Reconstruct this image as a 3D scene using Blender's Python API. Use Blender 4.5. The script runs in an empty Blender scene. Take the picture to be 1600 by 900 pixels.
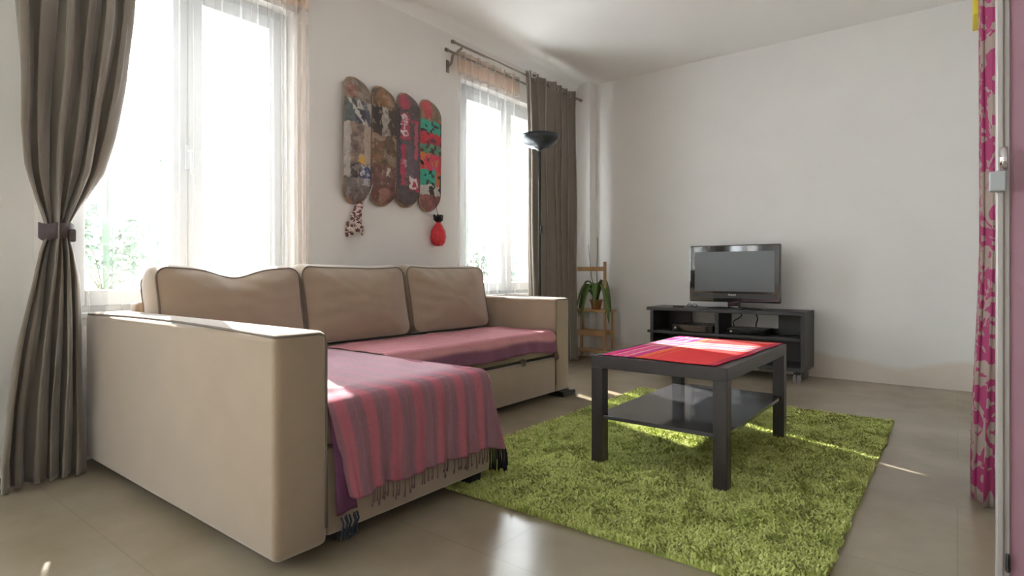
import bpy, bmesh, math, random
from math import sin, cos, pi, radians, sqrt, exp
from mathutils import Vector, Matrix
random.seed(7)
S = bpy.context.scene
COL = S.collection

# ------------------------------------------------------------------ camera
T = 0.6583
cam = bpy.data.cameras.new('camera'); cam.lens = 20.25; cam.sensor_width = 36
cam.shift_y = -22.5 / 1600; cam.clip_start = 0.02
co = bpy.data.objects.new('camera', cam); COL.objects.link(co)
co.location = (0, 0, 0.792); co.rotation_euler = (pi / 2, 0, T)
S.camera = co

# ------------------------------------------------------------------ light
S.view_settings.view_transform = 'Standard'; S.view_settings.look = 'None'
S.view_settings.gamma = 1; S.view_settings.use_curve_mapping = False
S.view_settings.exposure = 1.8
W = bpy.data.worlds.new('world'); S.world = W; W.use_nodes = True
bg = W.node_tree.nodes['Background']; bg.inputs[0].default_value = (0.90, 0.96, 1.0, 1); bg.inputs[1].default_value = 4.2
sd = Vector((0.935, -0.355, 0)).normalized() * cos(radians(33.7)); sd.z = -sin(radians(33.7))
sl = bpy.data.lights.new('sun', 'SUN'); sl.energy = 6.5; sl.angle = radians(0.5); sl.color = (1, 0.95, 0.87)
so = bpy.data.objects.new('sun', sl); COL.objects.link(so); so.rotation_euler = sd.to_track_quat('-Z', 'Y').to_euler(); so.location = (-6, 5, 5)

# ------------------------------------------------------------------ materials
def lin(c):
    return tuple(((x / 255) / 12.92 if x / 255 <= 0.04045 else ((x / 255 + 0.055) / 1.055) ** 2.4) for x in c)

def mat(name, col, rough=0.6, metal=0.0, noise=0.0, nscale=20, bump=0.0, bscale=200, spec=0.5, coat=0.0, attr=None, sheen=0.0, stretch=None):
    m = bpy.data.materials.new(name); m.use_nodes = True
    nt = m.node_tree; N = nt.nodes; L = nt.links; p = N['Principled BSDF']
    p.inputs['Roughness'].default_value = rough; p.inputs['Metallic'].default_value = metal
    p.inputs['Specular IOR Level'].default_value = spec; p.inputs['Coat Weight'].default_value = coat
    p.inputs['Coat Roughness'].default_value = 0.05; p.inputs['Sheen Weight'].default_value = sheen
    tc = N.new('ShaderNodeTexCoord'); src = tc.outputs['Object']
    if stretch:
        mp = N.new('ShaderNodeMapping'); mp.inputs['Scale'].default_value = stretch
        L.new(src, mp.inputs[0]); src = mp.outputs[0]
    c4 = (*col, 1)
    if attr:
        a = N.new('ShaderNodeAttribute'); a.attribute_name = attr; base = a.outputs['Color']
    else:
        r = N.new('ShaderNodeRGB'); r.outputs[0].default_value = c4; base = r.outputs[0]
    nz = N.new('ShaderNodeTexNoise'); nz.inputs['Scale'].default_value = nscale; nz.inputs['Detail'].default_value = 5
    L.new(src, nz.inputs['Vector'])
    mr = N.new('ShaderNodeMapRange'); mr.inputs[1].default_value = 0.25; mr.inputs[2].default_value = 0.75
    mr.inputs[3].default_value = 1 - noise; mr.inputs[4].default_value = 1 + noise
    L.new(nz.outputs[0], mr.inputs[0])
    mx = N.new('ShaderNodeVectorMath'); mx.operation = 'SCALE'
    L.new(base, mx.inputs[0]); L.new(mr.outputs[0], mx.inputs['Scale'])
    L.new(mx.outputs[0], p.inputs['Base Color'])
    if bump:
        n2 = N.new('ShaderNodeTexNoise'); n2.inputs['Scale'].default_value = bscale; n2.inputs['Detail'].default_value = 3
        L.new(src, n2.inputs['Vector'])
        b = N.new('ShaderNodeBump'); b.inputs['Strength'].default_value = bump; b.inputs['Distance'].default_value = 0.002
        L.new(n2.outputs[0], b.inputs['Height']); L.new(b.outputs[0], p.inputs['Normal'])
    return m

M = {}
M['wall'] = mat('wall_paint', (0.83, 0.815, 0.79), 0.85, noise=0.02, nscale=3, bump=0.15, bscale=120)
M['frame'] = mat('window_lacquer', (0.62, 0.645, 0.66), 0.4, noise=0.01)
M['ceiling'] = mat('ceiling_paint', (0.90, 0.895, 0.87), 0.9, noise=0.01, nscale=2)
M['white'] = mat('white_lacquer', (0.80, 0.80, 0.80), 0.35, noise=0.01)
M['sofa'] = mat('beige_cotton', (0.355, 0.272, 0.192), 0.9, noise=0.05, nscale=9, bump=0.5, bscale=420, spec=0.2, sheen=0.7)
M['piping'] = mat('piping_grey_brown', (0.20, 0.165, 0.135), 0.9, noise=0.05)
M['zip'] = mat('painted_gap_shade', (0.06, 0.055, 0.05), 0.9)  # shade of the drawer gap as a near-black colour
M['blackbrown'] = mat('black_brown_foil', (0.031, 0.028, 0.028), 0.36, noise=0.12, nscale=30, bump=0.05, bscale=200, stretch=(1, 0.1, 1))
M['blackwood'] = mat('black_stained_board', (0.028, 0.029, 0.032), 0.42, noise=0.1, nscale=20)
M['gloss'] = mat('glossy_black_plastic', (0.012, 0.014, 0.015), 0.06, spec=0.6, coat=0.6)
M['screen'] = mat('matte_screen', (0.075, 0.085, 0.09), 0.3, spec=0.7)
M['plastic'] = mat('black_plastic', (0.02, 0.02, 0.021), 0.35)
M['steel'] = mat('brushed_steel', (0.45, 0.43, 0.40), 0.35, metal=1.0)
M['chrome'] = mat('chrome', (0.75, 0.75, 0.77), 0.12, metal=1.0)
M['rod'] = mat('bronze_grey_rod', (0.30, 0.26, 0.22), 0.4, metal=0.7)
M['lampdark'] = mat('dark_lamp_metal', (0.035, 0.045, 0.055), 0.28, metal=0.4, coat=0.3)
M['lamppole'] = mat('matt_dark_pole', (0.045, 0.045, 0.04), 0.85, spec=0.05)
M['taupe'] = mat('taupe_velvet', (0.23, 0.20, 0.165), 0.8, noise=0.06, nscale=14, bump=0.3, bscale=300, sheen=0.6)
M['tie'] = mat('plum_grey_tieback', (0.095, 0.075, 0.082), 0.8, noise=0.1)
M['pine'] = mat('pine_wood', (0.50, 0.31, 0.15), 0.55, noise=0.18, nscale=12, stretch=(1, 1, 0.15))
M['leaf'] = mat('orchid_leaf', (0.11, 0.19, 0.05), 0.4, noise=0.3, nscale=18)
M['stem'] = mat('stem_green_brown', (0.14, 0.16, 0.09), 0.6, noise=0.2)
M['terracotta'] = mat('terracotta', (0.45, 0.19, 0.08), 0.8, noise=0.1)
M['greenpile'] = mat('green_pile', (0.2, 0.3, 0.04), 0.95, attr='col', noise=0.18, nscale=7, spec=0.1)
M['greenback'] = mat('green_backing', (0.34, 0.40, 0.09), 0.95, noise=0.2, nscale=60)
M['attr'] = mat('woven_cotton', (1, 1, 1), 0.9, attr='col', noise=0.06, nscale=90, bump=0.35, bscale=500, spec=0.15)
M['deck'] = mat('printed_deck', (1, 1, 1), 0.45, attr='col', noise=0.10, nscale=45, spec=0.4)
M['maple'] = mat('maple_ply', (0.35, 0.22, 0.13), 0.6, noise=0.1)
M['alu'] = mat('satin_aluminium', (0.48, 0.455, 0.44), 0.4, metal=0.3)
M['mauve'] = mat('mauve_panel', (0.40, 0.22, 0.285), 0.3, noise=0.03, nscale=2)
M['yellow'] = mat('yellow_paint', (0.75, 0.62, 0.06), 0.7)
M['greyplastic'] = mat('grey_plastic', (0.42, 0.44, 0.45), 0.4)
M['castor'] = mat('castor_grey', (0.23, 0.22, 0.22), 0.4)
M['red'] = mat('red_satin', (0.62, 0.02, 0.035), 0.45, noise=0.25, nscale=30)
M['blackcloth'] = mat('black_cloth', (0.012, 0.012, 0.014), 0.8)
M['bead'] = mat('brown_white_beads', (0.3, 0.2, 0.19), 0.4, attr='col')
M['navy'] = mat('navy_tassel', (0.02, 0.03, 0.045), 0.85)
M['mauvefringe'] = mat('mauve_fringe', (0.17, 0.10, 0.105), 0.9)
M['soil'] = mat('bark_soil', (0.09, 0.05, 0.03), 0.9)
M['garden'] = mat('garden_leaf', (0.11, 0.17, 0.12), 0.6, noise=0.3, nscale=10)
M['concrete'] = mat('outside_concrete', (0.6, 0.6, 0.58), 0.9, noise=0.05)
M['label'] = mat('silver_lettering', (0.7, 0.7, 0.7), 0.4)

def floor_mat():
    m = bpy.data.materials.new('polished_screed'); m.use_nodes = True
    nt = m.node_tree; N = nt.nodes; L = nt.links; p = N['Principled BSDF']
    tc = N.new('ShaderNodeTexCoord')
    n1 = N.new('ShaderNodeTexNoise'); n1.inputs['Scale'].default_value = 1.3; n1.inputs['Detail'].default_value = 6; n1.inputs['Roughness'].default_value = 0.6
    L.new(tc.outputs['Object'], n1.inputs[0])
    cr = N.new('ShaderNodeValToRGB'); e = cr.color_ramp.elements
    e[0].position = 0.3; e[0].color = (0.25, 0.205, 0.135, 1); e[1].position = 0.72; e[1].color = (0.385, 0.335, 0.255, 1)
    L.new(n1.outputs[0], cr.inputs[0])
    br = N.new('ShaderNodeTexBrick'); br.offset = 0.5; br.inputs['Scale'].default_value = 1.0
    br.inputs['Color1'].default_value = (1, 1, 1, 1); br.inputs['Color2'].default_value = (0.98, 0.98, 0.98, 1)
    br.inputs['Mortar'].default_value = (0.90, 0.89, 0.87, 1); br.inputs['Mortar Size'].default_value = 0.0035; br.inputs['Mortar Smooth'].default_value = 0.5
    br.inputs['Brick Width'].default_value = 2.1; br.inputs['Row Height'].default_value = 0.62
    L.new(tc.outputs['Object'], br.inputs[0])
    mx = N.new('ShaderNodeVectorMath'); mx.operation = 'MULTIPLY'
    L.new(cr.outputs[0], mx.inputs[0]); L.new(br.outputs[0], mx.inputs[1]); L.new(mx.outputs[0], p.inputs['Base Color'])
    p.inputs['Roughness'].default_value = 0.2; p.inputs['Specular IOR Level'].default_value = 0.5
    n3 = N.new('ShaderNodeTexNoise'); n3.inputs['Scale'].default_value = 6
    L.new(tc.outputs['Object'], n3.inputs[0])
    mr = N.new('ShaderNodeMapRange'); mr.inputs[3].default_value = 0.13; mr.inputs[4].default_value = 0.30
    L.new(n3.outputs[0], mr.inputs[0]); L.new(mr.outputs[0], p.inputs['Roughness'])
    return m
M['floor'] = floor_mat()

def stained_wall():
    m = mat('wall_paint_with_low_stain', (0.82, 0.81, 0.79), 0.85, noise=0.02, nscale=3, bump=0.15, bscale=120)
    nt = m.node_tree; N = nt.nodes; L = nt.links; p = N['Principled BSDF']
    old = p.inputs['Base Color'].links[0].from_socket
    tc = N.new('ShaderNodeTexCoord'); sx = N.new('ShaderNodeSeparateXYZ'); L.new(tc.outputs['Object'], sx.inputs[0])
    nz = N.new('ShaderNodeTexNoise'); nz.inputs['Scale'].default_value = 1.6; L.new(tc.outputs['Object'], nz.inputs[0])
    a = N.new('ShaderNodeMath'); a.operation = 'MULTIPLY_ADD'; a.inputs[1].default_value = -0.30; L.new(nz.outputs[0], a.inputs[0]); L.new(sx.outputs['Z'], a.inputs[2])
    mr = N.new('ShaderNodeMapRange'); mr.inputs[1].default_value = 0.0; mr.inputs[2].default_value = 0.04; mr.inputs[3].default_value = 1; mr.inputs[4].default_value = 0
    L.new(a.outputs[0], mr.inputs[0])
    mx = N.new('ShaderNodeMix'); mx.data_type = 'RGBA'
    L.new(mr.outputs[0], mx.inputs['Factor']); L.new(old, mx.inputs[6]); mx.inputs[7].default_value = (0.75, 0.68, 0.60, 1)
    L.new(mx.outputs[2], p.inputs['Base Color'])
    return m
M['tvwall'] = stained_wall()

def glass_mat():
    m = bpy.data.materials.new('window_glass'); m.use_nodes = True
    nt = m.node_tree; N = nt.nodes; L = nt.links; N.remove(N['Principled BSDF'])
    t = N.new('ShaderNodeBsdfTransparent'); g = N.new('ShaderNodeBsdfGlossy'); g.inputs['Roughness'].default_value = 0.01
    lw = N.new('ShaderNodeLayerWeight'); lw.inputs[0].default_value = 0.5
    f = N.new('ShaderNodeMath'); f.operation = 'POWER'; f.inputs[1].default_value = 5; L.new(lw.outputs['Facing'], f.inputs[0])
    g2 = N.new('ShaderNodeMath'); g2.operation = 'MULTIPLY_ADD'; g2.inputs[1].default_value = 0.6; g2.inputs[2].default_value = 0.04; L.new(f.outputs[0], g2.inputs[0])
    x = N.new('ShaderNodeMixShader'); L.new(g2.outputs[0], x.inputs[0]); L.new(t.outputs[0], x.inputs[1]); L.new(g.outputs[0], x.inputs[2])
    L.new(x.outputs[0], N['Material Output'].inputs[0]); return m
M['glass'] = glass_mat()

def sheer_mat():
    m = bpy.data.materials.new('sheer_voile'); m.use_nodes = True
    nt = m.node_tree; N = nt.nodes; L = nt.links; N.remove(N['Principled BSDF'])
    at = N.new('ShaderNodeAttribute'); at.attribute_name = 'col'
    t = N.new('ShaderNodeBsdfTransparent'); d = N.new('ShaderNodeBsdfDiffuse'); r = N.new('ShaderNodeBsdfTranslucent')
    L.new(at.outputs['Color'], d.inputs[0]); L.new(at.outputs['Color'], r.inputs[0])
    a = N.new('ShaderNodeMixShader'); a.inputs[0].default_value = 0.25; L.new(d.outputs[0], a.inputs[1]); L.new(r.outputs[0], a.inputs[2])
    # denser seen edge-on, as thin voile is
    lw = N.new('ShaderNodeLayerWeight'); lw.inputs[0].default_value = 0.35
    mr = N.new('ShaderNodeMapRange'); mr.inputs[3].default_value = 0.07; mr.inputs[4].default_value = 0.30
    L.new(lw.outputs['Facing'], mr.inputs[0])
    sp = N.new('ShaderNodeSeparateColor'); L.new(at.outputs['Color'], sp.inputs[0])
    hd = N.new('ShaderNodeMapRange'); hd.inputs[1].default_value = 0.86; hd.inputs[2].default_value = 0.56; hd.inputs[3].default_value = 0; hd.inputs[4].default_value = 0.45
    L.new(sp.outputs[2], hd.inputs[0]); ad = N.new('ShaderNodeMath'); ad.operation = 'ADD'; ad.use_clamp = True; L.new(hd.outputs[0], ad.inputs[0]); L.new(mr.outputs[0], ad.inputs[1])
    b = N.new('ShaderNodeMixShader'); L.new(ad.outputs[0], b.inputs[0])
    L.new(t.outputs[0], b.inputs[1]); L.new(a.outputs[0], b.inputs[2]); L.new(b.outputs[0], N['Material Output'].inputs[0]); return m
M['sheer'] = sheer_mat()

def damask():
    m = bpy.data.materials.new('magenta_damask'); m.use_nodes = True
    nt = m.node_tree; N = nt.nodes; L = nt.links; p = N['Principled BSDF']; p.inputs['Roughness'].default_value = 0.7
    tc = N.new('ShaderNodeTexCoord')
    w = N.new('ShaderNodeTexNoise'); w.inputs['Scale'].default_value = 9; w.inputs['Distortion'].default_value = 3.0; w.inputs['Detail'].default_value = 1.5
    L.new(tc.outputs['Object'], w.inputs[0])
    wv = N.new('ShaderNodeTexWave'); wv.inputs['Scale'].default_value = 1.4; wv.inputs['Distortion'].default_value = 5; wv.bands_direction = 'Z'; wv.inputs['Detail'].default_value = 2
    L.new(tc.outputs['Object'], wv.inputs[0])
    ad = N.new('ShaderNodeMath'); ad.operation = 'MULTIPLY_ADD'; ad.inputs[1].default_value = 0.16; L.new(wv.outputs[0], ad.inputs[0]); L.new(w.outputs[0], ad.inputs[2])
    cr = N.new('ShaderNodeValToRGB'); e = cr.color_ramp.elements; cr.color_ramp.interpolation = 'EASE'
    e[0].position = 0.555; e[0].color = (0.30, 0.235, 0.20, 1); e[1].position = 0.59; e[1].color = (0.28, 0.02, 0.10, 1)
    L.new(ad.outputs[0], cr.inputs[0]); L.new(cr.outputs[0], p.inputs['Base Color']); return m
M['damask'] = damask()

# ------------------------------------------------------------------ helpers
def link(name, me, m, parent=None, smooth=False):
    o = bpy.data.objects.new(name, me); COL.objects.link(o)
    if m is not None: me.materials.append(M[m] if isinstance(m, str) else m)
    if parent is not None: o.parent = parent
    if smooth:
        for p in me.polygons: p.use_smooth = True
    return o

def obj(name, bm, m, parent=None, smooth=False):
    bmesh.ops.recalc_face_normals(bm, faces=bm.faces)
    me = bpy.data.meshes.new(name); bm.to_mesh(me); bm.free()
    return link(name, me, m, parent, smooth)

def tag(o, label, cat=None, group=None, kind=None):
    if label: o['label'] = label
    if cat: o['category'] = cat
    if group: o['group'] = group
    if kind: o['kind'] = kind
    return o

def thing(name, label, cat, loc=(0, 0, 0), rz=0, group=None):
    o = bpy.data.objects.new(name, None); COL.objects.link(o); o.empty_display_size = 0.1
    o.location = loc; o.rotation_euler = (0, 0, rz)
    return tag(o, label, cat, group)

def bx(bm, x0, x1, y0, y1, z0, z1, bev=0.0, seg=2, mtx=None):
    r = bmesh.ops.create_cube(bm, size=1)
    vs = r['verts']
    for v in vs:
        v.co = Vector((x0 + (v.co.x + .5) * (x1 - x0), y0 + (v.co.y + .5) * (y1 - y0), z0 + (v.co.z + .5) * (z1 - z0)))
        if mtx: v.co = mtx @ v.co
    if bev > 0:
        es = list({e for v in vs for e in v.link_edges})
        bmesh.ops.bevel(bm, geom=es, offset=bev, segments=seg, profile=0.5, affect='EDGES')
    return bm

def box(name, x0, x1, y0, y1, z0, z1, m, parent=None, bev=0.0, seg=2, smooth=False):
    bm = bmesh.new(); bx(bm, x0, x1, y0, y1, z0, z1, bev, seg)
    return obj(name, bm, m, parent, smooth)

def tube(bm, pts, r, n=8, caps=True, closed=False):
    pts = [Vector(p) for p in pts]; rings = []
    rs = r if isinstance(r, (list, tuple)) else [r] * len(pts)
    up = Vector((0, 0, 1)); prev = None
    for i, p in enumerate(pts):
        if closed: d = pts[(i + 1) % len(pts)] - pts[i - 1]
        else: d = pts[min(i + 1, len(pts) - 1)] - pts[max(i - 1, 0)]
        d.normalize()
        if prev is None:
            a = d.cross(up)
            if a.length < 0.1: a = d.cross(Vector((1, 0, 0)))
        else: a = prev - d * prev.dot(d)
        a.normalize(); prev = a; b = d.cross(a)
        rings.append([bm.verts.new(p + (a * cos(2 * pi * k / n) + b * sin(2 * pi * k / n)) * rs[i]) for k in range(n)])
    m = len(rings)
    for i in range(m if closed else m - 1):
        A, B = rings[i], rings[(i + 1) % m]
        for k in range(n): bm.faces.new((A[k], A[(k + 1) % n], B[(k + 1) % n], B[k]))
    if caps and not closed:
        bm.faces.new(rings[0][::-1]); bm.faces.new(rings[-1])
    return bm

def lathe(bm, prof, c=(0, 0, 0), n=32):
    rings = []
    for r, z in prof:
        rings.append([bm.verts.new((c[0] + max(r, 1e-4) * cos(2 * pi * k / n), c[1] + max(r, 1e-4) * sin(2 * pi * k / n), c[2] + z)) for k in range(n)])
    for A, B in zip(rings, rings[1:]):
        for k in range(n): bm.faces.new((A[k], A[(k + 1) % n], B[(k + 1) % n], B[k]))
    return bm

def grid(name, nu, nv, f, m, parent=None, cf=None, smooth=True, thick=0.0, wrap=False):
    """surface from f(u,v), u,v in 0..1, optional colour cf(u,v)"""
    vs = []; cs = []
    for j in range(nv + 1):
        for i in range(nu + 1):
            vs.append(tuple(f(i / nu, j / nv)))
            if cf: cs.append(cf(i / nu, j / nv))
    fs = [(j * (nu + 1) + i, j * (nu + 1) + i + 1, (j + 1) * (nu + 1) + i + 1, (j + 1) * (nu + 1) + i) for j in range(nv) for i in range(nu)]
    me = bpy.data.meshes.new(name); me.from_pydata(vs, [], fs); me.update()
    if cf:
        a = me.color_attributes.new('col', 'FLOAT_COLOR', 'POINT')
        flat = [x for c in cs for x in (c[0], c[1], c[2], 1.0)]
        a.data.foreach_set('color', flat)
    o = link(name, me, m, parent, smooth)
    if thick:
        s = o.modifiers.new('thickness', 'SOLIDIFY'); s.thickness = thick; s.offset = 0
    return o

def hsh(*a):
    x = sin(sum(v * k for v, k in zip(a, (12.9898, 78.233, 37.719)))) * 43758.5453
    return x - math.floor(x)
def vnoise(x, y):
    xi, yi = math.floor(x), math.floor(y); fx, fy = x - xi, y - yi
    fx = fx * fx * (3 - 2 * fx); fy = fy * fy * (3 - 2 * fy)
    return (hsh(xi, yi) * (1 - fx) + hsh(xi + 1, yi) * fx) * (1 - fy) + (hsh(xi, yi + 1) * (1 - fx) + hsh(xi + 1, yi + 1) * fx) * fy
def lerp(a, b, t): return a + (b - a) * t
def interp(tab, x):
    if x <= tab[0][0]: return tab[0][1:]
    for a, b in zip(tab, tab[1:]):
        if x <= b[0]:
            t = (x - a[0]) / (b[0] - a[0]); return tuple(lerp(p, q, t) for p, q in zip(a[1:], b[1:]))
    return tab[-1][1:]
def sstep(a, b, x):
    t = min(1, max(0, (x - a) / (b - a))); return t * t * (3 - 2 * t)

# ------------------------------------------------------------------ room
XW, YT, H, XR = -2.93, 4.93, 2.63, 0.12
def struct(name, bm, m, parent=None):
    o = obj(name, bm, m, parent)
    if parent is None: o['kind'] = 'structure'
    return o
bm = bmesh.new(); bx(bm, XW - .3, 3.0, -2.6, YT + .2, -.12, 0); struct('floor', bm, 'floor')
bm = bmesh.new(); bx(bm, XW - .3, 3.0, -2.6, YT + .2, H, H + .12); struct('ceiling', bm, 'ceiling')
W1 = (0.72, 1.80); W2 = (3.17, 4.38); W3 = (-2.25, -0.35); WZ = (0.60, 2.25)
bm = bmesh.new()
for a, b in ((-2.6, W3[0]), (W3[1], W1[0]), (W1[1], W2[0]), (W2[1], YT + .2)): bx(bm, XW - .3, XW, a, b, 0, H)
for a, b in (W1, W2, W3):
    bx(bm, XW - .3, XW, a, b, 0, WZ[0]); bx(bm, XW - .3, XW, a, b, WZ[1], H)
struct('wall_left', bm, 'wall')
bm = bmesh.new(); bx(bm, XW, XR, YT, YT + .2, 0, H); struct('wall_back', bm, 'tvwall')
bm = bmesh.new(); bx(bm, XR, XR + .12, 1.98, YT, 0, H); bx(bm, XR + .12, 3.0, 1.98, 2.10, 0, H); struct('wall_right', bm, 'wall')
bm = bmesh.new(); bx(bm, 2.9, 3.0, -2.6, 1.98, 0, H); struct('wall_side', bm, 'wall')
bm = bmesh.new(); bx(bm, XW, 2.9, -2.6, -2.5, 0, H); struct('wall_front', bm, 'wall')
# corner boxing, cove, yellow strip
bm = bmesh.new(); bx(bm, XW, XW + .15, YT - .12, YT, 0, H); struct('trim_1', bm, 'wall')
bm = bmesh.new()
prof = [(0, 0)] + [(.085 - .085 * sin(a * pi / 16), .085 - .085 * cos(a * pi / 16)) for a in range(0, 9)]
prof = [(XW, H)] + [(XW + .09 * (1 - sin(a * pi / 16)), H - .09 * (1 - cos(a * pi / 16))) for a in range(0, 9)]
A = [bm.verts.new((x, -2.5, z)) for x, z in prof]; B = [bm.verts.new((x, YT, z)) for x, z in prof]
for i in range(len(prof)): bm.faces.new((A[i], A[(i + 1) % len(prof)], B[(i + 1) % len(prof)], B[i]))
bm.faces.new(A); bm.faces.new(B[::-1]); struct('trim_2', bm, 'ceiling')
bm = bmesh.new(); bx(bm, .072, XR, 4.2, 4.5, 2.27, H, .003); struct('trim_3', bm, 'yellow')

def window(name, y0, y1):
    z0, z1 = WZ; f = .05
    bm = bmesh.new()
    xa, xb = XW - .14, XW - .07
    bx(bm, xa, xb, y0, y0 + f, z0, z1, .003); bx(bm, xa, xb, y1 - f, y1, z0, z1, .003)
    bx(bm, xa, xb, y0 + f, y1 - f, z0, z0 + f, .003); bx(bm, xa, xb, y0 + f, y1 - f, z1 - f, z1, .003)
    w = struct(name, bm, 'frame')
    mid = (y0 + y1) / 2
    for a, b, s in ((y0 + f, mid, 0), (mid, y1 - f, 1)):
        bm = bmesh.new(); st = .070
        bx(bm, xa + .02, xb + .02, a, a + st, z0 + f, z1 - f, .006); bx(bm, xa + .02, xb + .02, b - st, b, z0 + f, z1 - f, .006)
        bx(bm, xa + .02, xb + .02, a + st, b - st, z0 + f, z0 + f + st, .006); bx(bm, xa + .02, xb + .02, a + st, b - st, z1 - f - st, z1 - f, .006)
        sh = obj('sash', bm, 'frame', w)
        box('pane', xa + .05, xa + .054, a + st - .005, b - st + .005, z0 + f + st - .005, z1 - f - st + .005, 'glass', sh)
    bm = bmesh.new(); bx(bm, xb + .02, xb + .032, mid - .016, mid + .016, 1.30, 1.42, .004); tube(bm, [(xb + .03, mid, 1.39), (xb + .06, mid, 1.39), (xb + .062, mid, 1.28)], .007)
    obj('handle', bm, 'frame', w)
    box('window_sill', XW - .07, XW + .015, y0 - .0, y1 + .0, z0 - .0, z0 + .025, 'frame', w, .004)
    return w
window('window_1', *W1); window('window_2', *W2); window('window_3', *W3)
bm = bmesh.new(); bx(bm, XW - 1.0, XW - .3, -2.6, 5.2, .40, .52); struct('trim_4', bm, 'concrete')

# ------------------------------------------------------------------ sofa
SX, SY, C, D = -1.389, 0.80, 1.45, -2.02
AH = .633; SE = 3.23; BK = SX - C
sofa = thing('corner_sofa', 'beige fabric corner sofa with long chaise under the windows', 'sofa', (0, 0, 0))
def arm(y0, y1, x1, name='armrest', outer=-1):
    bm = bmesh.new(); bx(bm, BK, x1, y0, y1, .035, AH, .022, 4)
    # puffed top: gentle crown
    for v in bm.verts:
        if v.co.z > AH - .001:
            t = (v.co.x - BK) / (x1 - BK); v.co.z += .012 * sin(pi * t) 
    a = obj(name, bm, 'sofa', sofa, True)
    bm = bmesh.new()
    yo = y0 if outer < 0 else y1; yi = y1 if outer < 0 else y0
    s = 1 if outer < 0 else -1; zt = AH - .007
    pts = [(BK + .02 + (x1 - BK - .03) * i / 24, yo + s * .006, zt + .011 * sin(pi * i / 24)) for i in range(24)]
    pts += [(x1 - .012, yo + s * .006, zt), (x1 - .005, yo + s * .018, zt), (x1 - .005, yi - s * .03, zt), (x1 - .005, yi - s * .012, zt - .006), (x1 - .005, yi - s * .006, zt - .03)]
    pts += [(x1 - .005, yi - s * .006, AH - .05 - k * .1) for k in range(6)]
    tube(bm, pts, .0042, 6); obj('piping', bm, 'piping', a, True)
    return a
arm(SY, SY + .16, SX, outer=-1)
arm(SE - .16, SE, D, outer=1)
SYI, SEI = SY + .16, SE - .16
# back frame
box('backrest', BK, BK + .085, SYI, SEI, .05, .672, 'sofa', sofa, .02, 4, True)
CE = 1.685
box('chaise_base', BK + .13, SX - .012, SYI + .002, CE - .01, .05, .30, 'sofa', sofa, .012, 3, True)
box('chaise_cushion', BK + .13, SX - .004, SYI + .003, CE - .002, .302, .425, 'sofa', sofa, .03, 4, True)
box('seat_base', BK + .13, D - .02, CE + .004, SEI - .002, .275, .335, 'sofa', sofa, .008, 3, True)
box('seat_cushion', BK + .13, D - .006, CE + .006, SEI - .003, .336, .425, 'sofa', sofa, .03, 4, True)
dr = box('bed_drawer', BK + .2, D - .002, CE + .006, SEI - .004, .04, .258, 'sofa', sofa, .01, 3, True)
box('drawer_gap_shade', BK + .2, D - .03, CE + .01, SEI - .01, .255, .28, 'zip', sofa)  # dark slab standing in for the shade between drawer and seat base
bm = bmesh.new(); yy = 2.72
tube(bm, [(D - .01, yy - .012, .285), (D + .004, yy - .014, .27), (D + .008, yy - .012, .25), (D + .008, yy + .012, .25), (D + .004, yy + .014, .27), (D - .01, yy + .012, .285)], .006, 8)
obj('pull_strap', bm, 'piping', dr, True)
for (x, y) in ((SX - .06, CE - .07), (SX - .1, SYI + .1), (BK + .1, SYI - .05), (BK + .1, SEI)):
    bm = bmesh.new(); bx(bm, x - .03, x + .03, y - .03, y + .03, 0.0, .055, .004); obj('foot', bm, 'plastic', sofa)
bm = bmesh.new(); bx(bm, D - .10, D + .03, SE - .12, SE + .03, 0.0, .034, .008); obj('foot', bm, 'plastic', sofa)

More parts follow.
